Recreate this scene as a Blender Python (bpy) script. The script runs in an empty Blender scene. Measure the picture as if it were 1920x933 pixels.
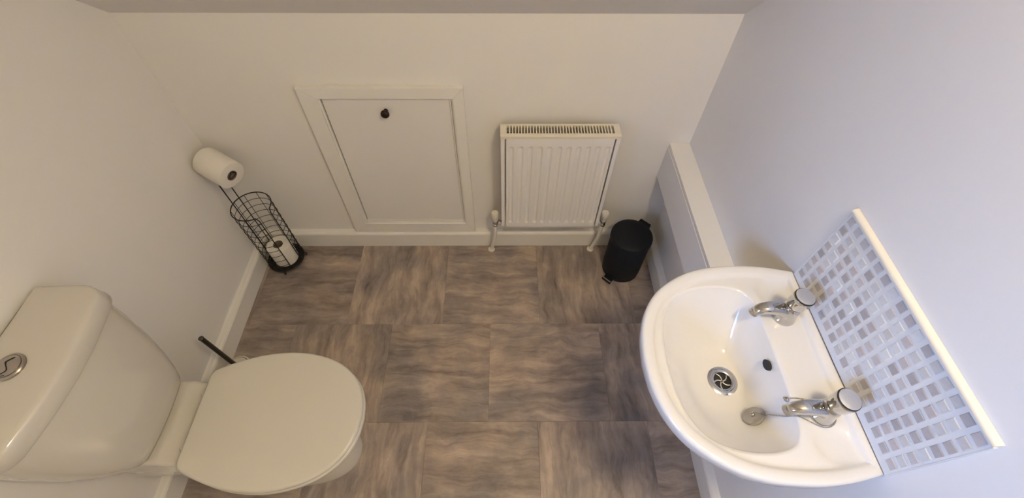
import bpy, bmesh, math, random
from mathutils import Vector, Matrix
random.seed(7)
sc = bpy.context.scene
COL = sc.collection
pi = math.pi

# ------------------------------------------------------------------ camera
PITCH, YAW, ROLL, FPX, U0 = math.radians(54.089), 0.013932, 0.00888, 839.25, 953.44
EYE = Vector((0, 0, 1.75))
F = Vector((math.sin(YAW)*math.cos(PITCH), math.cos(YAW)*math.cos(PITCH), -math.sin(PITCH)))
R = Vector((math.cos(YAW), -math.sin(YAW), 0))
U = R.cross(F)
R2 = R*math.cos(ROLL) + U*math.sin(ROLL)
U2 = U*math.cos(ROLL) - R*math.sin(ROLL)
cd = bpy.data.cameras.new('camera')
cam = bpy.data.objects.new('camera', cd); COL.objects.link(cam)
m = Matrix((R2, U2, -F)).transposed().to_4x4(); m.translation = EYE
cam.matrix_world = m
cd.sensor_fit = 'HORIZONTAL'; cd.sensor_width = 36
cd.lens = FPX/1920*36
cd.shift_x = (960-U0)/1920
cd.clip_start = 0.02
sc.camera = cam

# ------------------------------------------------------------------ light
sc.view_settings.view_transform = 'Standard'
sc.view_settings.look = 'None'
sc.view_settings.gamma = 1
sc.view_settings.use_curve_mapping = False
sc.view_settings.exposure = 0.0
w = bpy.data.worlds.new('sky'); sc.world = w; w.use_nodes = True
bg = w.node_tree.nodes['Background']
bg.inputs['Color'].default_value = (0.40, 0.58, 1.0, 1); bg.inputs['Strength'].default_value = 0.2

# room measures
D, XL, XR, T, HS, KN = 1.316, -1.140, 0.702, 0.028, 0.097, 1.098
YF, ZC = -1.05, 2.35
YS = D-(ZC-KN)/0.93                      # where the slope meets the flat ceiling
WY0, WY1, WZ0, WZ1, WT = -0.95, -0.35, 1.20, 1.85, 0.22
LAMP = (0.50, -0.06)
LAMP_POWER, DAY_POWER = 133.0, 8.2

ld = bpy.data.lights.new('daylight', 'AREA'); ld.shape = 'RECTANGLE'
ld.size, ld.size_y = WY1-WY0-.06, WZ1-WZ0-.06
ld.energy = DAY_POWER; ld.color = (0.26, 0.48, 1.0)
lo = bpy.data.objects.new('daylight', ld); COL.objects.link(lo)
lo.location = (XL-WT-.03, (WY0+WY1)/2, (WZ0+WZ1)/2)
DAY_AIM = Vector((.70, .26, .88))
lo.rotation_euler = (DAY_AIM-lo.location).to_track_quat('-Z', 'Y').to_euler()
ld.spread = math.radians(54)

# ------------------------------------------------------------------ materials
MATS = {}
def mat(name, col, rough=.5, metal=0., bump=0., bscale=200., var=0., vscale=4., coat=0., emit=None, spec=.5):
    if name in MATS: return MATS[name]
    M = bpy.data.materials.new(name); M.use_nodes = True
    nt = M.node_tree; b = nt.nodes['Principled BSDF']
    b.inputs['Base Color'].default_value = (*col, 1)
    b.inputs['Roughness'].default_value = rough
    b.inputs['Metallic'].default_value = metal
    b.inputs['Coat Weight'].default_value = coat
    b.inputs['Coat Roughness'].default_value = .05
    b.inputs['Specular IOR Level'].default_value = spec
    tc = nt.nodes.new('ShaderNodeTexCoord')
    if var:
        n = nt.nodes.new('ShaderNodeTexNoise'); n.inputs['Scale'].default_value = vscale; n.inputs['Detail'].default_value = 4
        nt.links.new(tc.outputs['Object'], n.inputs['Vector'])
        r = nt.nodes.new('ShaderNodeValToRGB')
        r.color_ramp.elements[0].position = .3; r.color_ramp.elements[1].position = .7
        r.color_ramp.elements[0].color = (*[c*(1-var) for c in col], 1)
        r.color_ramp.elements[1].color = (*[min(1, c*(1+var)) for c in col], 1)
        nt.links.new(n.outputs['Fac'], r.inputs['Fac']); nt.links.new(r.outputs['Color'], b.inputs['Base Color'])
    if bump:
        n2 = nt.nodes.new('ShaderNodeTexNoise'); n2.inputs['Scale'].default_value = bscale; n2.inputs['Detail'].default_value = 3
        nt.links.new(tc.outputs['Object'], n2.inputs['Vector'])
        bp = nt.nodes.new('ShaderNodeBump'); bp.inputs['Strength'].default_value = bump; bp.inputs['Distance'].default_value = .002
        nt.links.new(n2.outputs['Fac'], bp.inputs['Height']); nt.links.new(bp.outputs['Normal'], b.inputs['Normal'])
    if emit:
        b.inputs['Emission Color'].default_value = (*emit[0], 1); b.inputs['Emission Strength'].default_value = emit[1]
    MATS[name] = M
    return M

WALL = mat('wall_paint', (.87, .85, .825), .75, bump=.12, bscale=60, var=.012, vscale=3)
CEIL = mat('ceiling_paint', (.86, .84, .82), .85, bump=.12, bscale=60, var=.012)
GLOSS = mat('white_gloss_paint', (.87, .85, .81), .32, bump=.05, bscale=40, var=.01)
HATCHP = mat('hatch_board_paint', (.85, .83, .81), .5, bump=.06, bscale=30, var=.01)
CERAMIC = mat('white_ceramic', (.79, .775, .755), .10, coat=.5, var=.006)
TOILET = mat('ivory_ceramic', (.66, .63, .57), .12, coat=.5, var=.006)
LIDPL = mat('white_lid_plastic', (.66, .63, .56), .22, var=.006)
ENAMEL = mat('radiator_enamel', (.88, .86, .84), .35, var=.008)
CREAM = mat('cream_plastic', (.82, .77, .66), .4, var=.01)
RDARK = mat('radiator_inside', (.30, .22, .13), .7, var=.15, vscale=30)
CHROME = mat('chrome', (.56, .55, .54), .08, 1.0, bump=.02, bscale=15)
BRUSHED = mat('brushed_steel', (.82, .80, .77), .36, 1.0, bump=.03, bscale=80)
BLACKW = mat('black_wire', (.012, .010, .010), .4, var=.1)
BIN = mat('bin_black_paint', (.007, .009, .014), .55, bump=.03, bscale=150, var=.1, spec=.22)
PAPER = mat('tissue_paper', (.86, .83, .77), .95, bump=.5, bscale=180, var=.015, vscale=20)
CARD = mat('cardboard_core', (.26, .20, .15), .9, var=.1, vscale=40)
DARK = mat('dark_hole', (.012, .011, .010), .6, var=.1)
KNOB = mat('dark_bronze', (.035, .020, .014), .35, .6, var=.2, vscale=60)
BRUSHH = mat('dark_steel_handle', (.10, .085, .07), .35, .7, var=.1, vscale=40)
STEEL = mat('satin_steel', (.42, .39, .36), .30, 1.0, bump=.03, bscale=80)
GREYP = mat('grey_plug', (.42, .40, .38), .3, .5, var=.05)
GROUT = mat('white_grout', (.80, .80, .80), .6, bump=.2, bscale=250, var=.02, vscale=30)
TRIMC = mat('cream_tile_trim', (.86, .80, .66), .25, var=.01)
SHADOWGAP = mat('black_gap', (.02, .02, .02), .8, var=.1)

def floor_mat(name, along_x):
    M = bpy.data.materials.new(name); M.use_nodes = True
    nt = M.node_tree; N = nt.nodes; L = nt.links; b = N['Principled BSDF']
    tc = N.new('ShaderNodeTexCoord'); oi = N.new('ShaderNodeObjectInfo')
    vm = N.new('ShaderNodeVectorMath'); vm.operation = 'SCALE'; vm.inputs[0].default_value = (37, 53, 91)
    L.new(oi.outputs['Random'], vm.inputs['Scale'])
    ad = N.new('ShaderNodeVectorMath'); ad.operation = 'ADD'
    L.new(tc.outputs['Object'], ad.inputs[0]); L.new(vm.outputs[0], ad.inputs[1])
    # warp
    nw = N.new('ShaderNodeTexNoise'); nw.inputs['Scale'].default_value = 5; nw.inputs['Detail'].default_value = 3
    L.new(ad.outputs[0], nw.inputs['Vector'])
    ws = N.new('ShaderNodeVectorMath'); ws.operation = 'SCALE'; ws.inputs['Scale'].default_value = .09
    L.new(nw.outputs['Color'], ws.inputs[0])
    a2 = N.new('ShaderNodeVectorMath'); a2.operation = 'ADD'
    L.new(ad.outputs[0], a2.inputs[0]); L.new(ws.outputs[0], a2.inputs[1])
    mp = N.new('ShaderNodeMapping')
    mp.inputs['Scale'].default_value = (4.2, 23, 1) if along_x else (23, 4.2, 1)
    mp.inputs['Rotation'].default_value = (0, 0, .22)
    L.new(a2.outputs[0], mp.inputs['Vector'])
    n1 = N.new('ShaderNodeTexNoise'); n1.inputs['Scale'].default_value = 1.0; n1.inputs['Detail'].default_value = 9; n1.inputs['Roughness'].default_value = .68
    n1.inputs['Distortion'].default_value = .35
    L.new(mp.outputs[0], n1.inputs['Vector'])
    r = N.new('ShaderNodeValToRGB'); e = r.color_ramp.elements
    e[0].position = .27; e[0].color = (.14, .121, .114, 1)
    e[1].position = .74; e[1].color = (.54, .465, .40, 1)
    x = r.color_ramp.elements.new(.42); x.color = (.27, .228, .208, 1)
    x = r.color_ramp.elements.new(.58); x.color = (.395, .335, .295, 1)
    L.new(n1.outputs['Fac'], r.inputs['Fac'])
    # large soft patches, warm beige and cool grey
    n2 = N.new('ShaderNodeTexNoise'); n2.inputs['Scale'].default_value = 5; n2.inputs['Detail'].default_value = 5; n2.inputs['Roughness'].default_value = .6
    L.new(a2.outputs[0], n2.inputs['Vector'])
    r2 = N.new('ShaderNodeValToRGB')
    r2.color_ramp.elements[0].position = .32; r2.color_ramp.elements[0].color = (.60, .61, .66, 1)
    r2.color_ramp.elements[1].position = .66; r2.color_ramp.elements[1].color = (1.25, 1.16, 1.05, 1)
    L.new(n2.outputs['Fac'], r2.inputs['Fac'])
    mx = N.new('ShaderNodeMix'); mx.data_type = 'RGBA'; mx.blend_type = 'MULTIPLY'; mx.inputs['Factor'].default_value = 1
    L.new(r.outputs['Color'], mx.inputs['A']); L.new(r2.outputs['Color'], mx.inputs['B'])
    # tile to tile tone
    mr = N.new('ShaderNodeMapRange'); mr.inputs['To Min'].default_value = .96; mr.inputs['To Max'].default_value = 1.22
    L.new(oi.outputs['Random'], mr.inputs['Value'])
    sc2 = N.new('ShaderNodeVectorMath'); sc2.operation = 'SCALE'
    L.new(mx.outputs['Result'], sc2.inputs[0]); L.new(mr.outputs[0], sc2.inputs['Scale'])
    L.new(sc2.outputs[0], b.inputs['Base Color'])
    b.inputs['Roughness'].default_value = .42
    bp = N.new('ShaderNodeBump'); bp.inputs['Strength'].default_value = .15; bp.inputs['Distance'].default_value = .001
    L.new(n1.outputs['Fac'], bp.inputs['Height']); L.new(bp.outputs['Normal'], b.inputs['Normal'])
    return M
VINX, VINY = floor_mat('slate_vinyl_grain_across', True), floor_mat('slate_vinyl_grain_along', False)

def tile_mat():
    M = bpy.data.materials.new('pearl_glass_tile'); M.use_nodes = True
    nt = M.node_tree; N = nt.nodes; L = nt.links; b = N['Principled BSDF']
    oi = N.new('ShaderNodeObjectInfo')
    r = N.new('ShaderNodeValToRGB'); r.color_ramp.interpolation = 'LINEAR'; e = r.color_ramp.elements
    e[0].position = 0; e[0].color = (.40, .37, .375, 1)
    e[1].position = 1; e[1].color = (.74, .75, .76, 1)
    for p_, c in ((.3, (.46, .43, .43)), (.5, (.54, .48, .475)), (.72, (.58, .57, .57))):
        x = e.new(p_); x.color = (*c, 1)
    L.new(oi.outputs['Random'], r.inputs['Fac'])
    tc = N.new('ShaderNodeTexCoord')
    n = N.new('ShaderNodeTexNoise'); n.inputs['Scale'].default_value = 60; n.inputs['Detail'].default_value = 3
    L.new(tc.outputs['Object'], n.inputs['Vector'])
    mr = N.new('ShaderNodeMapRange'); mr.inputs['To Min'].default_value = .85; mr.inputs['To Max'].default_value = 1.15
    L.new(n.outputs['Fac'], mr.inputs['Value'])
    s = N.new('ShaderNodeVectorMath'); s.operation = 'SCALE'
    L.new(r.outputs['Color'], s.inputs[0]); L.new(mr.outputs[0], s.inputs['Scale'])
    L.new(s.outputs[0], b.inputs['Base Color'])
    b.inputs['Roughness'].default_value = .3
    return M
TILE = tile_mat()

# ------------------------------------------------------------------ helpers
OFF = {}
def put(o, parent=None):
    COL.objects.link(o)
    if parent: o.parent = parent
    return o
def thing(name, label, cat, loc, group=None):
    o = bpy.data.objects.new(name, None); COL.objects.link(o)
    o.empty_display_size = .05; o.location = loc; OFF[o.name] = Vector(loc)
    o['label'] = label; o['category'] = cat
    if group: o['group'] = group
    return o
def off(o):
    v = Vector((0, 0, 0))
    return OFF.get(o.name, v) if o else v
def tag(o, label, cat, group=None):
    o['label'] = label; o['category'] = cat
    if group: o['group'] = group
    return o
def obj(name, bm, material, parent=None, smooth=False, angle=None, label=None, recalc=True):
    """link a bmesh given in world coordinates as one mesh object"""
    if recalc: bmesh.ops.recalc_face_normals(bm, faces=bm.faces[:])
    d = off(parent)
    if d.length: bmesh.ops.translate(bm, verts=bm.verts[:], vec=-d)
    me = bpy.data.meshes.new(name); bm.to_mesh(me); bm.free()
    mats = material if isinstance(material, (list, tuple)) else [material]
    for mm in mats: me.materials.append(mm)
    if smooth or angle:
        for p_ in me.polygons: p_.use_smooth = True
        if angle: me.set_sharp_from_angle(angle=math.radians(angle))
    o = bpy.data.objects.new(name, me); put(o, parent)
    OFF[o.name] = d
    if label: o['label'] = label
    return o
def struct(name, bm, material, **k):
    o = obj(name, bm, material, **k); o['kind'] = 'structure'; return o
def new(): return bmesh.new()
def abox(bm, x0, x1, y0, y1, z0, z1, bev=0, seg=2):
    b2 = bmesh.new()
    r = bmesh.ops.create_cube(b2, size=1)
    bmesh.ops.scale(b2, vec=(x1-x0, y1-y0, z1-z0), verts=b2.verts[:])
    bmesh.ops.translate(b2, vec=((x0+x1)/2, (y0+y1)/2, (z0+z1)/2), verts=b2.verts[:])
    if bev: bmesh.ops.bevel(b2, geom=b2.edges[:], offset=bev, segments=seg, profile=.5, affect='EDGES')
    merge(bm, b2)
    return bm
def merge(bm, b2):
    vm = {v: bm.verts.new(v.co) for v in b2.verts}
    for f in b2.faces:
        try: nf = bm.faces.new([vm[v] for v in f.verts]); nf.material_index = f.material_index; nf.smooth = f.smooth
        except ValueError: pass
    b2.free()
def prism(bm, pts, d, bev=0, seg=2):
    """polygon of 3D points extruded by vector d"""
    b2 = bmesh.new()
    a = [b2.verts.new(p_) for p_ in pts]; c = [b2.verts.new(Vector(p_)+Vector(d)) for p_ in pts]
    n = len(pts)
    b2.faces.new(a); b2.faces.new(c[::-1])
    for i in range(n): b2.faces.new((a[i], c[i], c[(i+1) % n], a[(i+1) % n]))
    bmesh.ops.recalc_face_normals(b2, faces=b2.faces[:])
    if bev: bmesh.ops.bevel(b2, geom=b2.edges[:], offset=bev, segments=seg, profile=.5, affect='EDGES')
    merge(bm, b2); return bm
def loft(bm, rings, cap0=True, cap1=True, closed=True):
    vs = [[bm.verts.new(p_) for p_ in r] for r in rings]
    n = len(vs[0])
    for a, b in zip(vs, vs[1:]):
        for i in range(n if closed else n-1):
            j = (i+1) % n
            bm.faces.new((a[i], a[j], b[j], b[i]))
    if cap0: bm.faces.new(vs[0][::-1])
    if cap1: bm.faces.new(vs[-1])
    return bm
def frame_of(axis):
    a = Vector(axis).normalized()
    t = Vector((0, 0, 1)) if abs(a.z) < .9 else Vector((1, 0, 0))
    u = a.cross(t).normalized(); v = a.cross(u).normalized()
    return a, u, v
def lathe(bm, base, axis, prof, n=32):
    """prof = [(radius, distance along axis)]; radius 0 closes"""
    a, u, v = frame_of(axis); base = Vector(base)
    rings = []
    for r, h in prof:
        rings.append([base+a*h+(u*math.cos(2*pi*i/n)+v*math.sin(2*pi*i/n))*max(r, 1e-5) for i in range(n)])
    return loft(bm, rings)
def tube(bm, path, rad, n=8, closed=False):
    P = [Vector(p_) for p_ in path]; m_ = len(P); rings = []
    up = None
    for i in range(m_):
        if closed: t = P[(i+1) % m_]-P[i-1]
        else: t = P[min(i+1, m_-1)]-P[max(i-1, 0)]
        t.normalize()
        if up is None:
            up = Vector((0, 0, 1)) if abs(t.z) < .9 else Vector((1, 0, 0))
        u = t.cross(up).normalized(); v = u.cross(t).normalized(); up = v
        r = rad[i] if isinstance(rad, (list, tuple)) else rad
        rings.append([P[i]+(u*math.cos(2*pi*k/n)+v*math.sin(2*pi*k/n))*r for k in range(n)])
    if closed:
        rings.append(rings[0])
        vs = [[bm.verts.new(q) for q in rr] for rr in rings[:-1]]; vs.append(vs[0])
        for a, b in zip(vs, vs[1:]):
            for k in range(n): bm.faces.new((a[k], a[(k+1) % n], b[(k+1) % n], b[k]))
        return bm
    return loft(bm, rings)
def crom(pts, sub=6, closed=False):
    P = [Vector(p_) for p_ in pts]; out = []; n = len(P)
    for i in range(n if closed else n-1):
        p0 = P[(i-1) % n] if closed or i > 0 else P[i]*2-P[i+1]
        p1, p2 = P[i], P[(i+1) % n]
        p3 = P[(i+2) % n] if closed or i+2 < n else p2*2-p1
        for k in range(sub):
            t = k/sub
            out.append(.5*((2*p1)+(p2-p0)*t+(2*p0-5*p1+4*p2-p3)*t*t+(3*p1-p0-3*p2+p3)*t**3))
    if not closed: out.append(P[-1])
    return out
def arc(c, r, a0, a1, z, n=24):
    return [Vector((c[0]+r*math.cos(a0+(a1-a0)*i/n), c[1]+r*math.sin(a0+(a1-a0)*i/n), z)) for i in range(n+1)]

# ------------------------------------------------------------------ the room
# floor slab and its vinyl tiles
bm = new(); abox(bm, XL-.1, XR+.1, YF-.1, D+.1, -.08, -.003)
floor = struct('floor', bm, mat('floor_screed', (.10, .085, .075), .8, var=.05))
rows = [(D, .870, [-1.098, -.682, -.270, .150, .566], 'yxyxyx'),
        (.870, .463, [-.893, -.482, -.064, .400], 'xyxxy'),
        (.463, .055, [-.708, -.292, .122, .535], 'xyxyx'),
        (.055, -.353, [-.90, -.49, -.07, .35], 'xyxyx'),
        (-.353, -.761, [-.70, -.29, .12, .53], 'yxyxy'),
        (-.761, YF, [-.90, -.49, -.07, .35], 'xyyxy')]
GAP, TH = .00025, .0025
tile_cache = {}
for (y1, y0, xs, gr) in rows:
    ed = [XL]+[x for x in xs if XL+.01 < x < XR-.01]+[XR]
    gr = gr[-(len(ed)-1):] if len(gr) >= len(ed)-1 else gr+'x'
    for i in range(len(ed)-1):
        sx, sy = ed[i+1]-ed[i]-2*GAP, y1-y0-2*GAP
        g = gr[i]
        key = (round(sx, 3), round(sy, 3), g)
        if key not in tile_cache:
            b2 = new(); abox(b2, -sx/2, sx/2, -sy/2, sy/2, -TH, 0)
            top = [e_ for e_ in b2.edges if all(v.co.z > -1e-6 for v in e_.verts)]
            bmesh.ops.bevel(b2, geom=top, offset=.0004, segments=1, affect='EDGES')
            me = bpy.data.meshes.new('floor_tile'); b2.to_mesh(me); b2.free()
            me.materials.append(VINX if g == 'x' else VINY); tile_cache[key] = me
        o = bpy.data.objects.new('floor_tile', tile_cache[key]); put(o, floor)
        o.location = ((ed[i]+ed[i+1])/2, (y0+y1)/2, 0)

# walls
WT2 = WT
bm = new(); abox(bm, XL-WT2, XR+WT2, D, D+.12, -.08, KN+.15); struct('wall_back', bm, WALL)
def side_poly(x, ya, yb):
    """outline of a side wall between ya and yb under the slope"""
    def top(y): return ZC if y <= YS else ZC-(y-YS)*.93
    pts = [(x, ya, -.08), (x, yb, -.08), (x, yb, top(yb))]
    if ya < YS < yb: pts.append((x, YS, ZC))
    pts.append((x, ya, top(ya)))
    return pts
bm = new(); prism(bm, side_poly(XR, YF, D), (.12, 0, 0)); struct('wall_right', bm, WALL)
bm = new()
prism(bm, side_poly(XL, WY1, D), (-WT2, 0, 0))
abox(bm, XL-WT2, XL, YF, WY0, -.08, ZC)
abox(bm, XL-WT2, XL, WY0, WY1, -.08, WZ0)
abox(bm, XL-WT2, XL, WY0, WY1, WZ1, ZC)
struct('wall_left', bm, WALL)
bm = new(); abox(bm, XL-WT2, XR+.12, YF-.12, YF, -.08, ZC+.1); struct('wall_front', bm, WALL)
bm = new()
prism(bm, [(XL-WT2, D, KN), (XL-WT2, YS, ZC), (XL-WT2, YF, ZC), (XL-WT2, YF, ZC+.12), (XL-WT2, YS+.05, ZC+.12), (XL-WT2, D+.12, KN+.01)],
      (XR-XL+WT2+.12, 0, 0))
struct('ceiling', bm, CEIL)
# window behind the photographer, in the left wall: the cool daylight comes from it
bm = new(); fw = .04
abox(bm, XL-WT2+.0, XL-WT2+.05, WY0, WY1, WZ0, WZ0+fw, .004); abox(bm, XL-WT2, XL-WT2+.05, WY0, WY1, WZ1-fw, WZ1, .004)
abox(bm, XL-WT2, XL-WT2+.05, WY0, WY0+fw, WZ0+fw, WZ1-fw, .004); abox(bm, XL-WT2, XL-WT2+.05, WY1-fw, WY1, WZ0+fw, WZ1-fw, .004)
win = struct('window_1', bm, GLOSS)
gl = bpy.data.materials.new('window_glass'); gl.use_nodes = True
gb = gl.node_tree.nodes['Principled BSDF']; gb.inputs['Transmission Weight'].default_value = 1; gb.inputs['Roughness'].default_value = 0; gb.inputs['IOR'].default_value = 1.02
bm = new(); abox(bm, XL-WT2+.022, XL-WT2+.026, WY0+fw, WY1-fw, WZ0+fw, WZ1-fw); obj('pane', bm, gl, win)

# skirting boards: flat face with a rounded, chamfered top
def skirt(name, a, b, nrm):
    a, b, nrm = Vector(a), Vector(b), Vector(nrm)
    prof = [(0, 0), (T, 0), (T, HS-.012), (T-.003, HS-.006), (T-.009, HS-.001), (T-.016, HS), (0, HS)]
    bm = new(); prism(bm, [a+nrm*u+Vector((0, 0, v)) for u, v in prof], b-a)
    struct(name, bm, GLOSS)
skirt('baseboard_back', (XL, D, 0), (XR, D, 0), (0, -1, 0))
skirt('baseboard_left', (XL, YF, 0), (XL, D-T, 0), (1, 0, 0))
skirt('baseboard_right', (XR, YF, 0), (XR, D-T, 0), (-1, 0, 0))

# pipe boxing along the right wall
BX, BZ0, BZ1, BY0 = .624, .442, .614, .36
bm = new(); abox(bm, BX+.016, XR, BY0, D, BZ0+.004, BZ1-.016); box = struct('trim_1', bm, SHADOWGAP)
bm = new(); abox(bm, BX+.002, XR, BY0, D, BZ1-.014, BZ1, .0012); obj('top_board', bm, GLOSS, box)
bm = new(); abox(bm, BX, BX+.016, BY0, D, BZ0, BZ1-.0165, .001); obj('face_board', bm, WALL, box)

# ------------------------------------------------------------------ eaves hatch
HX0, HX1, HZ0, HZ1 = -.692, -.138, .0975, .864
IX0, IX1, IZ0, IZ1 = -.632, -.176, .158, .822
h = thing('access_hatch', 'white painted eaves access hatch with dark knob in the back wall', 'hatch', ((HX0+HX1)/2, D, HZ0))
yf = D-.020
def arch(name, pts):
    bm = new(); prism(bm, [(x, D-.001, z) for x, z in pts], (0, yf-D+.001, 0), .0012); obj(name, bm, GLOSS, h)
arch('frame_rail', [(HX0, HZ1), (HX1, HZ1), (IX1, IZ1), (IX0, IZ1)])
arch('frame_rail', [(HX0, HZ0), (HX1, HZ0), (IX1, IZ0), (IX0, IZ0)])
arch('frame_stile', [(HX0, HZ0), (IX0, IZ0), (IX0, IZ1), (HX0, HZ1)])
arch('frame_stile', [(HX1, HZ0), (IX1, IZ0), (IX1, IZ1), (HX1, HZ1)])
# door stop bead inside the frame, left and bottom thicker
def bead(x0, x1, z0, z1, d=.012, bev=.002):
    bm = new(); abox(bm, x0, x1, D-d, D-.0005, z0, z1, bev); obj('bead', bm, GLOSS, h)
bead(IX0-.001, IX0+.006, IZ0, IZ1, .016)
bead(IX1-.012, IX1-.007, IZ0, IZ1, .013); bead(IX1-.005, IX1+.001, IZ0, IZ1, .016)
bead(IX0, IX1, IZ0-.001, IZ0+.011, .013); bead(IX0, IX1, IZ0+.0135, IZ0+.018, .010)
bm = new(); abox(bm, IX0+.003, IX1-.003, D-.003, D-.0004, IZ0, IZ1); obj('shadow_gap', bm, SHADOWGAP, h)
bm = new(); abox(bm, IX0+.0095, IX1-.013, D-.0085, D-.0005, IZ0+.019, IZ1-.002, .001); obj('door_panel', bm, HATCHP, h)
kx, kz = -.413, .768
bm = new(); lathe(bm, (kx, D-.009, kz), (0, -1, 0), [(.0, 0), (.008, 0), (.0065, .004), (.006, .009), (.010, .012), (.0145, .016), (.0155, .021), (.0135, .026), (.008, .0285), (0, .029)], 28)
obj('knob', bm, KNOB, h, angle=50, label='dark bronze knob')

# ------------------------------------------------------------------ radiator
RX0, RX1, RZ0, RZ1 = -.006, .396, .232, .726
RF, RB = D-.100, D-.035              # front plane, back plane
r = thing('radiator', 'small white panel radiator with vertical flutes and top grille on back wall', 'radiator', ((RX0+RX1)/2, D-.06, RZ0))
# fluted front panel as a relief grid
NF = 11
px0, px1 = RX0+.012, RX1-.012
pitch = (RX1-RX0-.02)/NF
nx, zs = NF*26, None
xs = [px0+(px1-px0)*i/nx for i in range(nx+1)]
zlist = [RZ0+.003, RZ0+.010, RZ0+.026, RZ0+.030, RZ0+.034, RZ0+.039, RZ0+.045, RZ0+.052] + [RZ0+.052+(RZ1-.06-RZ0-.052)*i/12 for i in range(1, 12)] + [RZ1-.060, RZ1-.055, RZ1-.050, RZ1-.046, RZ1-.043, RZ1-.040, RZ1-.036, RZ1-.02, RZ1-.005]
def flute(x, z):
    u = ((x-px0)/(px1-px0)*NF) % 1.0 - .5
    a = u*(px1-px0)/NF                      # metres from flute middle
    hw = .0072
    zt, zb = RZ1-.046-hw, RZ0+.034+hw*.6
    dz = max(0, z-zt, (zb-z)*1.4)
    d = math.hypot(a, dz)
    t = (d-hw)/.0026
    return .0055/(1+math.exp(max(-40, min(40, 3*t))))
bm = new(); grid = [[bm.verts.new((x, RF+flute(x, z), z)) for x in xs] for z in zlist]
for a, b in zip(grid, grid[1:]):
    for i in range(nx): bm.faces.new((a[i], a[i+1], b[i+1], b[i]))
# turn the border back to give the panel its thickness
bnd = [e_ for e_ in bm.edges if e_.is_boundary]
ex = bmesh.ops.extrude_edge_only(bm, edges=bnd)
for v in [g for g in ex['geom'] if isinstance(g, bmesh.types.BMVert)]: v.co.y += .012
obj('front_panel', bm, ENAMEL, r, angle=40)
bm = new(); abox(bm, RX0+.014, RX1-.014, RF+.026, RB-.01, RZ0+.01, RZ1-.02); obj('convector', bm, RDARK, r)
for x0, x1 in ((RX0-.008, RX0+.006), (RX1-.006, RX1+.008)):
    bm = new(); abox(bm, x0, x1, RF+.002, RB+.002, RZ0+.004, RZ1+.001, .002); obj('side_panel', bm, ENAMEL, r)
for s in (RX0+.07, RX1-.07):
    bm = new(); abox(bm, s-.015, s+.015, RB-.012, D, RZ1-.16, RZ1-.06, .002); obj('bracket', bm, ENAMEL, r)
# top grille: rim plus bars
gx0, gx1, gy0, gy1 = RX0-.009, RX1+.009, RF-.001, RB+.003
gz0, gz1 = RZ1-.008, RZ1+.004
bm = new()
sx0, sx1, sy0, sy1 = gx0+.022, gx1-.022, gy0+.018, gy1-.009
abox(bm, gx0, gx1, gy0, sy0, gz0, gz1, .0015); abox(bm, gx0, gx1, sy1, gy1, gz0, gz1, .0015)
abox(bm, gx0, sx0, sy0, sy1, gz0, gz1, .0008); abox(bm, sx1, gx1, sy0, sy1, gz0, gz1, .0008)
NB = 36
gpitch = (sx1-sx0)/NB
for i in range(1, NB):
    xx = sx0+i*gpitch
    abox(bm, xx-.0019, xx+.0019, sy0-.001, sy1+.001, gz0+.002, gz1-.0008)
g = obj('top_grille', bm, CREAM, r); g['kind'] = 'stuff'
# valves and pipes
for vx, fx, sd in ((RX0-.036, -.064, 1), (RX1+.036, .412, -1)):
    vy = D-.068
    v = bm = new()
    lathe(bm, (vx, vy, .205), (0, 0, 1), [(0, 0), (.010, 0), (.012, .003), (.012, .012), (.009, .015), (.009, .024), (.013, .026), (.013, .034), (.010, .036), (0, .036)], 20)
    xa = (RX0 if sd > 0 else RX1)
    lathe(bm, (vx, vy, .228), (sd, 0, 0), [(0, 0), (.007, .0), (.007, .012), (.012, .014), (.012, .024), (.008, .026), (.008, abs(xa-vx)+.005), (0, abs(xa-vx)+.005)], 6)
    vo = obj('valve', bm, CHROME, r, angle=40, label='chrome radiator valve')
    bm = new(); lathe(bm, (vx, vy, .240), (0, 0, 1), [(0, 0), (.012, 0), (.0135, .004), (.0135, .022), (.0165, .026), (.0165, .046), (.014, .052), (0, .053)], 24)
    obj('cap', bm, CREAM, vo, angle=40, label='white plastic valve cap')
    bm = new(); tube(bm, crom([(vx, vy, .206), (vx+(fx-vx)*.05, vy+.002, .15), (vx+(fx-vx)*.35, vy+.008, .08), (vx+(fx-vx)*.8, vy+.016, .025), (fx, vy+.018, .001)], 5), .0085, 12)
    obj('pipe', bm, ENAMEL, r, smooth=True)
    bm = new(); lathe(bm, (fx, vy+.018, .0), (0, 0, 1), [(0, 0), (.016, 0), (.016, .003), (.012, .007), (0, .007)], 20)
    obj('pipe_collar', bm, CREAM, r, angle=40)

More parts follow.
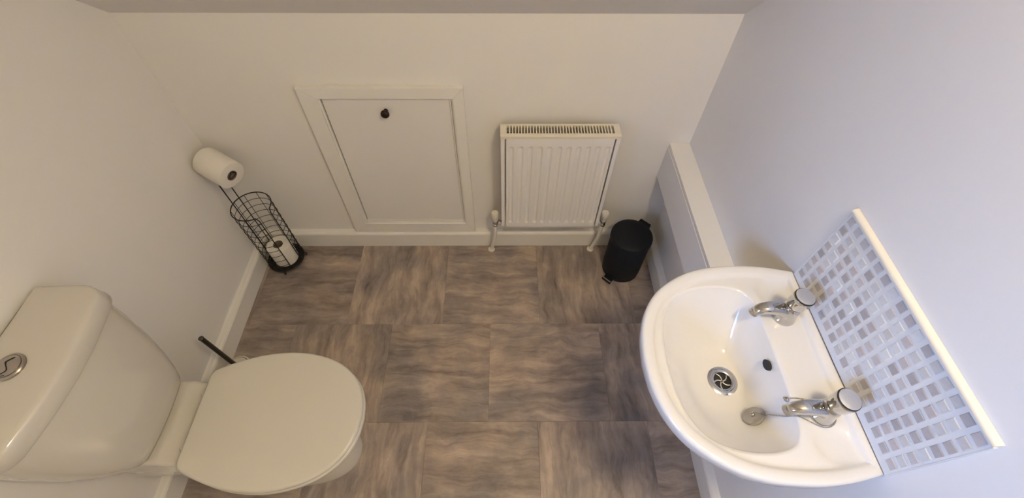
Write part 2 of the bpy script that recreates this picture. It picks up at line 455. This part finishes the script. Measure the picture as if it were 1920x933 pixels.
# ------------------------------------------------------------------ pedal bin
bc = (.540, 1.158); br = .086; bh = .262
b_ = thing('pedal_bin', 'small black round pedal bin in the corner beside the radiator', 'bin', (bc[0], bc[1], 0))
bm = new(); lathe(bm, (*bc, .0), (0, 0, 1), [(0, .0), (.082, .0), (.0835, .003), (.0835, .014), (.081, .016), (.081, .020), (.0845, .021), (.0855, .03), (.0855, .222), (.083, .225), (0, .225)], 64)
obj('body', bm, BIN, b_, angle=40)
bm = new(); lathe(bm, (*bc, .226), (0, 0, 1), [(0, 0), (.086, 0), (.0885, .002), (.0885, .018), (.087, .023), (.083, .026), (.06, .031), (.03, .0345), (0, .0355)], 64)
obj('lid', bm, BIN, b_, angle=50)
dv = Vector((.70, .71, 0)).normalized(); sv = Vector((-dv.y, dv.x, 0)); B0 = Vector((*bc, 0))
def obox(bm, c, a, b, hz0, hz1, la, lb, bev=.002):
    c = Vector(c); P = [c+a*la[0]+b*lb[0], c+a*la[1]+b*lb[0], c+a*la[1]+b*lb[1], c+a*la[0]+b*lb[1]]
    prism(bm, [p_+Vector((0, 0, hz0)) for p_ in P], (0, 0, hz1-hz0), bev)
bm = new(); obox(bm, B0, dv, sv, .205, .248, (.078, .106), (-.026, .026)); obj('hinge', bm, BIN, b_)
bm = new(); obox(bm, B0, dv, sv, .010, .018, (-.108, -.07), (-.021, .021)); obox(bm, B0, dv, sv, .004, .022, (-.112, -.106), (-.023, .023), .0015)
pd = obj('pedal', bm, BIN, b_)
bm = new(); obox(bm, B0, dv, sv, .0215, .0235, (-.1125, -.1075), (-.021, .021), .0005); obj('pedal_strip', bm, BRUSHED, pd, label='thin bright strip along the pedal edge')

# ------------------------------------------------------------------ toilet
TY = .366
tl = thing('toilet', 'white close-coupled toilet with closed lid against the left wall', 'toilet', (-.72, TY, 0))
def egg(half, z, sc_=1.0, cx=-.65, sub=6):
    c = crom([(x, h_, 0) for x, h_ in half], sub)
    up = [(cx+(v.x-cx)*sc_, TY+max(v.y, 0)*sc_) for v in c]
    full = up+[(x, 2*TY-y) for x, y in up[::-1]][1:-1 if abs(half[0][1]) < 1e-6 else None]
    return [Vector((x, y, z)) for x, y in full]
lidh = [(-.884, .118), (-.880, .130), (-.866, .142), (-.81, .165), (-.74, .185), (-.67, .193), (-.60, .189), (-.53, .170), (-.475, .139), (-.435, .096), (-.415, .048), (-.409, 0)]
def slab(name, half, z0, z1, rnd, material, parent, sc_=1.0, dome=0):
    rings = []
    o0 = egg(half, 0, sc_)
    cen = Vector((-.65, TY, 0))
    def ring(inset, z):
        out = []
        for p_ in o0:
            d = p_-cen; L_ = d.length
            out.append(Vector((cen.x+d.x*(L_-inset)/L_, cen.y+d.y*(L_-inset)/L_, z)))
        return out
    rings.append(ring(rnd, z0)); rings.append(ring(rnd*.3, z0+rnd*.3)); rings.append(ring(0, z0+rnd))
    for k in range(6):
        a = k/5*pi/2
        rings.append(ring(rnd*(1-math.cos(a)), z1-rnd+rnd*math.sin(a)))
    for f_ in (.25, .5, .75, .95):
        rr = []
        for p_ in rings[8]:
            d = p_-cen; rr.append(Vector((cen.x+d.x*(1-f_), cen.y+d.y*(1-f_), z1+dome*(1-(1-f_)**2))))
        rings.append(rr)
    bm = new(); loft(bm, rings); return obj(name, bm, material, parent, angle=60)
slab('lid', lidh, .420, .440, .009, LIDPL, tl, 1.0, .003)
seath = [(x, h_) for x, h_ in lidh]
slab('seat', seath, .398, .4185, .008, LIDPL, tl, 1.006)
# pan: rim narrows down to the foot
panh = lidh
rings = []
def panring(z, sx, sy, xb, xf):
    o0 = egg(lidh, z)
    x0_, x1_ = -.884, -.409
    return [Vector((xb+(p_.x-x0_)/(x1_-x0_)*(xf-xb), TY+(p_.y-TY)*sy, z)) for p_ in o0]
for z, sy, xb, xf in ((0, .60, -.90, -.52), (.02, .60, -.90, -.52), (.05, .55, -.90, -.535), (.12, .50, -.90, -.555), (.20, .55, -.90, -.54), (.27, .70, -.905, -.495), (.33, .88, -.91, -.447), (.37, .955, -.91, -.426), (.388, .965, -.91, -.423), (.397, .94, -.90, -.432)):
    rings.append(panring(z, 1, sy, xb, xf))
bm = new(); loft(bm, rings); obj('pan', bm, TOILET, tl, angle=60)
# neck platform under the cistern, with a step where the seat hinges sit
def nring(x, y0, y1, z0, z1, rr=.014):
    P = []
    for cx_, cz_, a0 in ((y1-rr, z1-rr, 0), (y0+rr, z1-rr, pi/2), (y0+rr, z0+rr, pi), (y1-rr, z0+rr, 3*pi/2)):
        for k in range(5): P.append(Vector((x, cx_+rr*math.cos(a0+k*pi/8), cz_+rr*math.sin(a0+k*pi/8))))
    return P
bm = new()
loft(bm, [nring(-1.110, TY-.118, TY+.118, .20, .405), nring(-.965, TY-.119, TY+.119, .24, .405), nring(-.945, TY-.120, TY+.120, .25, .404), nring(-.932, TY-.120, TY+.120, .26, .392), nring(-.90, TY-.120, TY+.120, .27, .390), nring(-.85, TY-.115, TY+.115, .28, .390)])
obj('neck', bm, TOILET, tl, angle=50)
for s in (-1, 1):
    bm = new(); lathe(bm, (-.893, TY+s*.075, .385), (0, 0, 1), [(0, 0), (.014, 0), (.014, .026), (.011, .03), (0, .031)], 20); obj('seat_hinge', bm, LIDPL, tl, angle=40)
# cistern body: bellied front, tapering to the bottom
def cring(z, hw, xf, belly, rc):
    """plan ring: straight back, bowed front"""
    P = []; xb = XL+.012
    n = 20
    pts = [(xb, -hw*.985), (xb, hw*.985)]
    out = [Vector((xb, TY+hw*.985, z))]
    for k in range(7):
        a = pi/2-k/6*pi/2*.95
        out.append(Vector((xf-rc+rc*math.cos(a), TY+hw-rc+rc*math.sin(a), z)))
    for k in range(1, n):
        t = 1-2*k/n
        y = (hw-rc)*t
        out.append(Vector((xf+belly*(1-t*t), TY+y, z)))
    for k in range(7):
        a = -pi/2*.05-k/6*pi/2*.95
        out.append(Vector((xf-rc+rc*math.cos(a), TY-hw+rc+rc*math.sin(a), z)))
    out.append(Vector((xb, TY-hw*.985, z)))
    return out
bm = new()
prof = [(.407, .110, -.990, .004, .02), (.410, .119, -.980, .006, .022), (.425, .130, -.975, .008, .026), (.46, .150, -.973, .010, .036), (.52, .172, -.973, .012, .046), (.60, .190, -.973, .014, .052), (.68, .199, -.973, .015, .054), (.75, .202, -.973, .015, .054), (.776, .202, -.973, .015, .054)]
loft(bm, [cring(*q) for q in prof]); obj('cistern', bm, TOILET, tl, angle=55)
bm = new()
lp = [(.773, .203, -.970, .015, .054), (.774, .209, -.961, .015, .056), (.778, .2115, -.958, .015, .058), (.811, .207, -.9635, .015, .056), (.8155, .2055, -.966, .015, .055), (.8185, .2025, -.9695, .014, .053), (.8200, .197, -.976, .013, .049), (.8205, .165, -1.008, .012, .04), (.8195, .13, -1.03, .01, .03)]
loft(bm, [cring(*q) for q in lp]); obj('cistern_lid', bm, TOILET, tl, angle=55)
bx_, by_ = -1.060, TY-.002
bm = new(); lathe(bm, (bx_, by_, .820), (0, 0, 1), [(0, 0), (.031, 0), (.031, .004), (.029, .006), (.0265, .0062), (.0255, .005), (0, .005)], 40)
bt = obj('flush_button', bm, STEEL, tl, angle=35, label='round chrome dual flush button')
bm = new(); lathe(bm, (bx_, by_, .8245), (0, 0, 1), [(0, 0), (.0245, 0), (.0245, .0025), (.022, .0035), (0, .0045)], 40); obj('push_plate', bm, STEEL, bt, angle=35)
bm = new(); tube(bm, crom([(bx_-.005, by_-.021, .8287), (bx_+.006, by_-.010, .8292), (bx_-.004, by_+.004, .8295), (bx_-.006, by_+.010, .8293), (bx_+.006, by_+.020, .8286)], 6), .0009, 6)
tube(bm, crom([(bx_-.014, by_-.017, .8287), (bx_-.002, by_-.022, .8285), (bx_+.008, by_-.021, .8286)], 6), .0007, 6)
obj('split_line', bm, DARK, bt)

# ------------------------------------------------------------------ toilet brush and pot
tb = (-1.012, .640)
bm = new(); lathe(bm, (*tb, 0), (0, 0, 1), [(0, 0), (.044, 0), (.047, .004), (.047, .10), (.045, .108), (.040, .110), (.038, .104), (.038, .012), (0, .012)], 40)
tag(obj('brush_pot', bm, LIDPL, None, angle=45), 'white round toilet brush pot behind the toilet seat', 'brush pot')
tbr = thing('toilet_brush', 'toilet brush with dark steel handle standing between toilet and left wall', 'toilet brush', (*tb, .012))
bm = new(); lathe(bm, (*tb, .095), (0, 0, 1), [(0, 0), (.0078, 0), (.0078, .265), (.0085, .266), (.0085, .270), (.006, .272), (0, .272)], 20); obj('handle', bm, BRUSHH, tbr, angle=40)
bm = new(); lathe(bm, (*tb, .106), (0, 0, 1), [(0, 0), (.036, 0), (.0375, .003), (.0365, .007), (.025, .011), (.012, .013), (0, .013)], 32); obj('pot_cover', bm, LIDPL, tbr, angle=40)
bm = new(); lathe(bm, (*tb, .0125), (0, 0, 1), [(0, 0), (.02, 0), (.03, .01), (.03, .06), (.012, .078), (0, .078)], 24); obj('bristles', bm, PAPER, tbr, angle=40)

# ------------------------------------------------------------------ toilet roll stand
hc = (-1.025, 1.207); hr = .0775; HT = .382
st = thing('toilet_roll_stand', 'black wire toilet roll stand with basket in the left corner', 'roll holder', (*hc, 0))
A1, A2 = math.radians(-54), math.radians(-12)      # front slot
rw = .0022
# top hoop bending down into the two slot wires
path = []
path += [Vector((hc[0]+hr*math.cos(A2), hc[1]+hr*math.sin(A2), z)) for z in (.022, .10, .20, .30, HT-.02)]
path += arc(hc, hr, A2+math.radians(5), A1-math.radians(5)+2*pi, HT, 48)
path += [Vector((hc[0]+hr*math.cos(A1), hc[1]+hr*math.sin(A1), z)) for z in (HT-.02, .30, .20, .10, .022)]
bm = new(); tube(bm, path, rw*1.05, 8); obj('hoop', bm, BLACKW, st, smooth=True)
for k in range(1, 10):
    z = .022+(HT-.022)*k/10
    bm = new(); tube(bm, arc(hc, hr, A2, A1+2*pi, z, 44), .0012, 6); obj('wire_ring', bm, BLACKW, st, smooth=True)
for k in range(1, 9):
    a = A2+(A1+2*pi-A2)*k/9
    bm = new(); tube(bm, [(hc[0]+hr*math.cos(a), hc[1]+hr*math.sin(a), z) for z in (.022, .19, HT)], .0012, 6); obj('wire_upright', bm, BLACKW, st, smooth=True)
bm = new()
tube(bm, arc(hc, hr+.002, 0, 2*pi, .020, 48)[:-1], .0032, 8, closed=True)
tube(bm, arc(hc, .056, 0, 2*pi, .018, 40)[:-1], .002, 8, closed=True)
tube(bm, arc(hc, .028, 0, 2*pi, .018, 30)[:-1], .002, 8, closed=True)
for k in range(6):
    a = k*pi/6+.2
    tube(bm, [(hc[0]-hr*math.cos(a), hc[1]-hr*math.sin(a), .018), (hc[0]+hr*math.cos(a), hc[1]+hr*math.sin(a), .018)], .0014, 6)
base = obj('base', bm, BLACKW, st, angle=60)
bm = new(); lathe(bm, (*hc, .010), (0, 0, 1), [(0, 0), (hr-.004, 0), (hr-.002, .002), (hr-.002, .005), (hr-.006, .006), (0, .006)], 48); obj('base_plate', bm, BLACKW, st, angle=40)
for a in (-80, 20, 100, 200):
    a = math.radians(a); c = Vector((hc[0]+(hr-.002)*math.cos(a), hc[1]+(hr-.002)*math.sin(a), .011)); ou = Vector((math.cos(a), math.sin(a), 0))
    if a > 1.4: c -= ou*.008
    bm = new(); tube(bm, [c+ou*(.006+.008*math.cos(q))+Vector((0, 0, .0085*math.sin(q))) for q in [i*2*pi/16 for i in range(16)]], .002, 6, closed=True); obj('foot_loop', bm, BLACKW, st, smooth=True)
# twin mast and roll arm
RP1 = Vector((-.998, 1.186, .584)); RP2 = Vector((-1.106, 1.243, .608)); ra = (RP1-RP2).normalized()
mp_ = []
for a in (math.radians(173), math.radians(145)):
    mp_.append((hc[0]+(hr-.003)*math.cos(a), hc[1]+(hr-.003)*math.sin(a)))
topz = .602
bm = new()
pA, pB = Vector((*mp_[0], .02)), Vector((*mp_[1], .02))
tube(bm, [pA, Vector((*mp_[0], .3)), Vector((*mp_[0], topz-.012))]+crom([(mp_[0][0], mp_[0][1], topz-.012), (mp_[0][0]*.75+mp_[1][0]*.25, mp_[0][1]*.75+mp_[1][1]*.25, topz), (mp_[0][0]*.25+mp_[1][0]*.75, mp_[0][1]*.25+mp_[1][1]*.75, topz), (mp_[1][0], mp_[1][1], topz-.012)], 4)+[Vector((*mp_[1], .3)), pB], .0023, 8)
obj('mast', bm, BLACKW, st, smooth=True)
mid = Vector(((mp_[0][0]+mp_[1][0])/2, (mp_[0][1]+mp_[1][1])/2, topz))
up_ = Vector((0, 0, 1)); sd_ = ra.cross(up_).normalized()
e1 = RP1+ra*.004
arm = [mid+Vector((0, 0, -.001)), RP2+ra*.02-up_*.004, e1-up_*.006+sd_*.004]
arm2 = crom([e1-up_*.008-sd_*.016, e1-up_*.012-sd_*.004, e1+ra*.008-up_*.004+sd_*.012, e1+ra*.012+up_*.008+sd_*.017, e1+ra*.006+up_*.010+sd_*.004, e1-ra*.006+up_*.008-sd_*.006], 5)
bm = new(); tube(bm, [mid, RP2+ra*.03-up_*.003, e1-ra*.02-up_*.006-sd_*.010]+arm2, .0022, 8); obj('roll_arm', bm, BLACKW, st, smooth=True)

def roll(name, base, axis, L_, ro, ri, label, group):
    t_ = thing(name, label, 'toilet roll', tuple(base), group)
    bm = new()
    a, u, v = frame_of(axis); n = 56
    pr = [(ri+.0012, .001), (ro-.006, 0), (ro-.0015, .0015), (ro, .006), (ro, L_-.006), (ro-.0015, L_-.0015), (ro-.006, L_), (ri+.0012, L_-.001)]
    rg = [[Vector(base)+a*h_+(u*math.cos(2*pi*i/n)+v*math.sin(2*pi*i/n))*(rr+.0006*math.sin(3*2*pi*i/n)*(rr/ro)) for i in range(n)] for rr, h_ in pr]
    rg.append(rg[0]); vs = [[bm.verts.new(q) for q in x] for x in rg[:-1]]; vs.append(vs[0])
    for A, B in zip(vs, vs[1:]):
        for i in range(n): bm.faces.new((A[i], A[(i+1) % n], B[(i+1) % n], B[i]))
    obj('paper', bm, PAPER, t_, angle=40)
    bm = new(); lp_ = [(ri, -.0005), (ri+.001, -.0005), (ri+.001, L_+.0005), (ri, L_+.0005)]
    rg = [[Vector(base)+a*h_+(u*math.cos(2*pi*i/32)+v*math.sin(2*pi*i/32))*rr for i in range(32)] for rr, h_ in lp_]
    vs = [[bm.verts.new(q) for q in x] for x in rg]; vs.append(vs[0])
    for A, B in zip(vs, vs[1:]):
        for i in range(32): bm.faces.new((A[i], A[(i+1) % 32], B[(i+1) % 32], B[i]))
    obj('core', bm, CARD, t_, angle=40)
roll('toilet_roll', RP2-Vector((0, 0, .010)), ra, (RP1-RP2).length, .0535, .019, 'white toilet roll hung on the arm at the top of the wire stand', 'toilet rolls')
roll('toilet_roll', Vector((hc[0]+.006, hc[1]-.004, .0215)), (0, 0, 1), .108, .052, .020, 'spare white toilet roll standing inside the wire basket', 'toilet rolls')

# ------------------------------------------------------------------ washbasin
WY = .366
C = Vector((.512, .364))
wb = thing('washbasin', 'white ceramic wall-hung washbasin with two chrome taps on the right wall', 'washbasin', (.69, WY, .68))
def closed_half(half, sub=8, corner=False):
    c = crom([(x, h_, 0) for x, h_ in half], sub)
    a = [(v.x, WY+v.y) for v in c]
    return a+[(x, 2*WY-y) for x, y in a[::-1]][1:]
outer = closed_half([(.700, .224), (.637, .237), (.57, .242), (.486, .235), (.42, .213), (.36, .172), (.322, .120), (.302, .060), (.296, 0)])
inner = closed_half([(.586, 0), (.585, .05), (.583, .105), (.577, .146), (.557, .172), (.51, .183), (.45, .178), (.40, .157), (.37, .120), (.353, .065), (.348, 0)])
def hit(poly, ang):
    d = (math.cos(ang), math.sin(ang)); best = 0; n = len(poly)
    for i in range(n):
        ax, ay = poly[i][0]-C.x, poly[i][1]-C.y; bx2, by2 = poly[(i+1) % n][0]-C.x, poly[(i+1) % n][1]-C.y
        ex_, ey_ = bx2-ax, by2-ay; den = d[0]*ey_-d[1]*ex_
        if abs(den) < 1e-12: continue
        t = (ax*ey_-ay*ex_)/den; s = (ax*d[1]-ay*d[0])/den
        if -1e-6 <= s <= 1+1e-6 and t > best: best = t
    return best
angs = sorted([i*2*pi/168 for i in range(168)]+[math.atan2(WY+s*.224-C.y, .70-C.x) % (2*pi) for s in (1, -1)])
RO = [hit(outer, a) for a in angs]; RI = [hit(inner, a) for a in angs]
ZR = .843
def dish(x, y, z):
    for yc in (.198, .536):
        d = math.hypot((x-.638)/.044, (y-yc)/.040)
        if d < 1: z -= .006*(1-d**4)
    return z
def bowl_z(k):
    q = max(0, k-.22)/.78
    return .716+.006*k+.107*q**1.55
def wring(fn, zf):
    out = []
    for a, ro, ri in zip(angs, RO, RI):
        rr = fn(ro, ri); x, y = C.x+rr*math.cos(a), C.y+rr*math.sin(a)
        out.append(Vector((x, y, zf if not callable(zf) else zf(x, y))))
    return out
rings = [wring(lambda ro, ri: .026, .706), wring(lambda ro, ri: .030, .7155)]
for k in [.06, .15, .25, .35, .45, .55, .64, .72, .79, .85, .90, .94, .97, .99]:
    z = bowl_z(k)
    rings.append(wring(lambda ro, ri, k=k: .030+(ri-.030)*k, z))
rings.append(wring(lambda ro, ri: ri, .8298)); rings.append(wring(lambda ro, ri: ri+.0015, .8318)); rings.append(wring(lambda ro, ri: ri+.005, .8330))
for k in range(1, 11):
    rings.append(wring(lambda ro, ri, k=k: ri+.005+max(0, (ro-.036)-(ri+.005))*k/10, lambda x, y: dish(x, y, .8332)))
for ins, z in ((.032, .8336), (.029, .8355), (.026, .8390), (.022, .8415), (.014, .8427), (.008, ZR), (.004, .842), (.001, .8385), (0, .834), (0, .815), (.003, .808), (.010, .803)):
    rings.append(wring(lambda ro, ri, i=ins: ro-i, z))
for k, z in ((.90, .795), (.78, .765), (.62, .735), (.45, .712), (.28, .700)):
    rings.append(wring(lambda ro, ri, k=k: min(ro*k, ri*k*1.15+.01), z))
bm = new(); loft(bm, rings, cap0=True, cap1=True)
obj('basin', bm, CERAMIC, wb, angle=50)
# waste
bm = new(); lathe(bm, (C.x, C.y, .7125), (0, 0, 1), [(.0205, -.004), (.0205, .0045), (.024, .0062), (.030, .0058), (.0345, .0040), (.0345, .002), (.0205, -.004)], 40)
wa = obj('waste', bm, CHROME, wb, angle=40, label='chrome waste outlet ring')
bm = new(); lathe(bm, (C.x, C.y, .7065), (0, 0, 1), [(0, 0), (.0215, 0), (.0215, .004), (0, .004)], 32); obj('drain_hole', bm, DARK, wa)
bm = new()
for k in range(5):
    a0 = k*2*pi/5
    tube(bm, crom([(C.x+rr*math.cos(a0+rr*38), C.y+rr*math.sin(a0+rr*38), .7125) for rr in (.002, .008, .014, .020)], 4), .0016, 6)
obj('drain_grid', bm, BRUSHED, wa, smooth=True)
# overflow
on = Vector((-.85, 0, .52)).normalized(); oc = Vector((.5745, .366, .8085))
bm = new(); a, u, v = frame_of(on)
sy_ = Vector((0, 1, 0)); sz_ = on.cross(sy_).normalized()
loft(bm, [[oc+on*h_+sy_*.0125*math.cos(2*pi*i/28)+sz_*.0075*math.sin(2*pi*i/28) for i in range(28)] for h_ in (-.004, .003)]); obj('overflow', bm, DARK, wb)

# taps
def tap(x, y, kd):
    z0 = .8325
    bm = new(); lathe(bm, (x, y, z0), (0, 0, 1), [(0, 0), (.0255, 0), (.0260, .003), (.0250, .008), (.0225, .016), (.0205, .026), (.0200, .036), (.0180, .046), (.014, .052), (.012, .056), (0, .056)], 40)
    t = obj('tap', bm, CHROME, wb, angle=40, label='chrome pillar tap')
    # spout: flat-sided bar tapering to a turned-down nozzle
    path = crom([(x-.006, y, z0+.026), (x-.024, y, z0+.037), (x-.044, y, z0+.041), (x-.060, y, z0+.040), (x-.070, y, z0+.034), (x-.0745, y, z0+.025)], 6)
    n = 20; rings = []
    for i, p_ in enumerate(path):
        tt = (path[min(i+1, len(path)-1)]-path[max(i-1, 0)]).normalized()
        s_ = Vector((0, 1, 0)); nn = tt.cross(s_).normalized(); f_ = i/(len(path)-1)
        wy, wz = .0180-.0068*min(1, f_*1.15), .0140-.0040*f_
        rg = []
        for k in range(n):
            c_, d_ = math.cos(2*pi*k/n), math.sin(2*pi*k/n)
            e_ = .75
            rg.append(p_+s_*wy*math.copysign(abs(c_)**e_, c_)+nn*wz*math.copysign(abs(d_)**e_, d_))
        rings.append(rg)
    bm = new(); loft(bm, rings); obj('spout', bm, CHROME, t, angle=50)
    bm = new(); lathe(bm, path[-1]+Vector((-.0003, 0, .004)), (-.25, 0, -1), [(0, 0), (.0100, 0), (.0112, .0075), (.0112, .0095), (.009, .0100), (0, .0085)], 24); obj('nozzle', bm, STEEL, t, angle=40)
    ka = Vector((.05, -.03, 1)).normalized()
    kb = Vector((x, y, z0+.050))
    bm = new(); lathe(bm, kb, ka, [(0, 0), (.012, 0), (.0180, .004), (.0205, .012), (.0215, .030), (.0218, .038), (.0210, .0395)], 40)
    bm2 = new(); lathe(bm2, kb, ka, [(.0210, .0393), (.0215, .0412), (.0205, .0425), (0, .0425)], 40)
    kn = obj('knob', bm, CHROME, t, angle=40)
    obj('knob_rim', bm2, DARK, kn, angle=30)
    bm = new(); lathe(bm, kb+ka*.0415, ka, [(0, 0), (.0198, 0), (.0198, .0018), (.016, .0026), (.008, .0032), (0, .0034)], 40); obj('indicator_disc', bm, BRUSHED, kn, angle=40, label='brushed metal disc on top of the tap knob')
tap(.636, .472, 0); tap(.632, .256, 1)

# plug with its bead chain
def surf_z(x, y):
    a = math.atan2(y-C.y, x-C.x); rr = math.hypot(x-C.x, y-C.y); ri = hit(inner, a)
    k = max(0, (rr-.030)/(ri-.030))
    return .8335 if k >= 1 else bowl_z(k)
px_, py_ = .547, .268
pz_ = surf_z(px_, py_)
e_ = .012
nx_ = Vector((-(surf_z(px_+e_, py_)-surf_z(px_-e_, py_))/(2*e_), -(surf_z(px_, py_+e_)-surf_z(px_, py_-e_))/(2*e_), 1)).normalized()
pb = Vector((px_, py_, pz_))+nx_*.004
pg = thing('sink_plug', 'grey sink plug on a bead chain lying in the washbasin', 'sink plug', tuple(pb))
bm = new(); lathe(bm, pb, nx_, [(0, 0), (.0185, 0), (.0195, .004), (.0215, .0055), (.0225, .008), (.0220, .010), (.019, .0112), (.010, .0118), (0, .012)], 36); obj('stopper', bm, GREYP, pg, angle=40)
bm = new(); lathe(bm, pb+nx_*.0118, nx_, [(0, 0), (.005, 0), (.0045, .004), (.002, .006), (0, .006)], 16)
a, u, v = frame_of(nx_)
tube(bm, [pb+nx_*(.017+.005*math.sin(q))+Vector((1, 0, 0))*(.006+.007*math.cos(q)) for q in [i*2*pi/16 for i in range(16)]], .0013, 6, closed=True)
obj('shackle', bm, CHROME, pg, smooth=True)
def beads(path, name='chain'):
    P = crom(path, 10); bm = new(); acc = 0; step = .0032
    tpl = bmesh.new(); bmesh.ops.create_icosphere(tpl, subdivisions=1, radius=.0016)
    tv = [v_.co.copy() for v_ in tpl.verts]; tf = [[v_.index for v_ in f_.verts] for f_ in tpl.faces]; tpl.free()
    for q0, q1 in zip(P, P[1:]):
        L_ = (q1-q0).length; s = 0
        while acc <= L_:
            c_ = q0+(q1-q0)*(acc/L_)
            nv = [bm.verts.new(c_+v_) for v_ in tv]
            for f_ in tf: bm.faces.new([nv[i] for i in f_])
            acc += step
        acc -= L_
    tube(bm, P, .0005, 5)
    o = obj(name, bm, STEEL, pg, smooth=True); o['kind'] = 'stuff'; return o
s0 = pb+nx_*.018+Vector((.012, 0, 0))
zd = .8350
tx_, ty_, tr_ = .632, .256, .0282
loop = [(tx_+tr_*math.cos(a_), ty_+tr_*math.sin(a_), zd) for a_ in [math.radians(q) for q in (-115, -80, -40, 0, 40, 80, 115)]]
beads([s0, (.570, .258, .806), (.5835, .250, .8335), (.600, .2415, zd)]+loop+[(.605, .284, zd), (.590, .2855, zd), (.5800, .2865, .8290)])
bm = new(); st_ = Vector((.5805, .2865, .8235)); sn = Vector((-.85, 0, .5)).normalized()
lathe(bm, st_-sn*.004, sn, [(0, 0), (.0055, 0), (.006, .002), (.005, .006), (.0025, .008), (0, .008)], 18)
tube(bm, [st_+sn*.0055+Vector((0, .0045*math.cos(q), 0))+sn*.0045*math.sin(q) for q in [i*2*pi/14 for i in range(14)]], .001, 6, closed=True)
obj('chain_stay', bm, CHROME, pg, angle=50)

# ------------------------------------------------------------------ mosaic splashback
SY0, SY1, SZ0, SZ1 = .141, .578, .8445, 1.083
sp = thing('tiled_splashback', 'mosaic tile splashback with cream top trim above the washbasin', 'splashback', (XR, (SY0+SY1)/2, SZ0))
bm = new(); abox(bm, XR-.0062, XR-.0004, SY0, SY1, SZ0, SZ1-.010, .0008); obj('grout_panel', bm, GROUT, sp)
NCOL, NROW = 16, 8
ph, pv = (SY1-SY0)/NCOL, (SZ1-.012-.860)/NROW
b2 = new(); abox(b2, -.002, .0026, -ph*.335, ph*.335, -pv*.335, pv*.335)
fr = [e_ for e_ in b2.edges if all(v.co.x < 0 for v in e_.verts)]
bmesh.ops.bevel(b2, geom=fr, offset=.0012, segments=1, affect='EDGES')
me = bpy.data.meshes.new('tile'); b2.to_mesh(me); b2.free(); me.materials.append(TILE)
for i in range(NCOL):
    for j in range(NROW):
        o = bpy.data.objects.new('tile', me); put(o, sp)
        o.location = Vector((XR-.0062+random.uniform(-.0001, .0002), SY0+ph*(i+.5), .860+pv*(j+.5)))-off(sp)
        o.rotation_euler = (random.uniform(-.03, .03), random.uniform(-.006, .006), random.uniform(-.006, .006))
bm = new()
pr = [(XR-.0004, SZ1-.0095), (XR-.0105, SZ1-.0095), (XR-.0115, SZ1-.007), (XR-.0105, SZ1-.003), (XR-.0065, SZ1), (XR-.0004, SZ1+.0005)]
prism(bm, [(x, SY0-.001, z) for x, z in pr], (0, SY1-SY0+.002, 0)); obj('top_trim', bm, TRIMC, sp, angle=50, label='cream rounded tile trim')
for ya, yb in ((SY0-.002, SY0-.0002), (SY1+.0002, SY1+.002)):
    bm = new(); abox(bm, XR-.0068, XR-.0004, ya, yb, SZ0, SZ1-.012, .0005); obj('edge_trim', bm, GROUT, sp)

# ------------------------------------------------------------------ ceiling lamp (above the frame): the warm light
LZ = ZC
la_ = thing('ceiling_lamp', 'round flush ceiling lamp with warm white glass', 'lamp', (LAMP[0], LAMP[1], LZ))
bm = new(); lathe(bm, (*LAMP, LZ), (0, 0, -1), [(0, 0), (.11, 0), (.115, .006), (.115, .022), (.108, .026), (0, .026)], 48); obj('lamp_base', bm, ENAMEL, la_, angle=40)
bm = new(); lathe(bm, (*LAMP, LZ-.026), (0, 0, -1), [(0, 0), (.10, 0), (.098, .02), (.085, .040), (.055, .054), (.02, .059), (0, .0595)], 40)
obj('lamp_shade', bm, mat('lit_opal_glass', (.9, .85, .75), .4, emit=((1.0, .815, .52), LAMP_POWER)), la_, smooth=True)
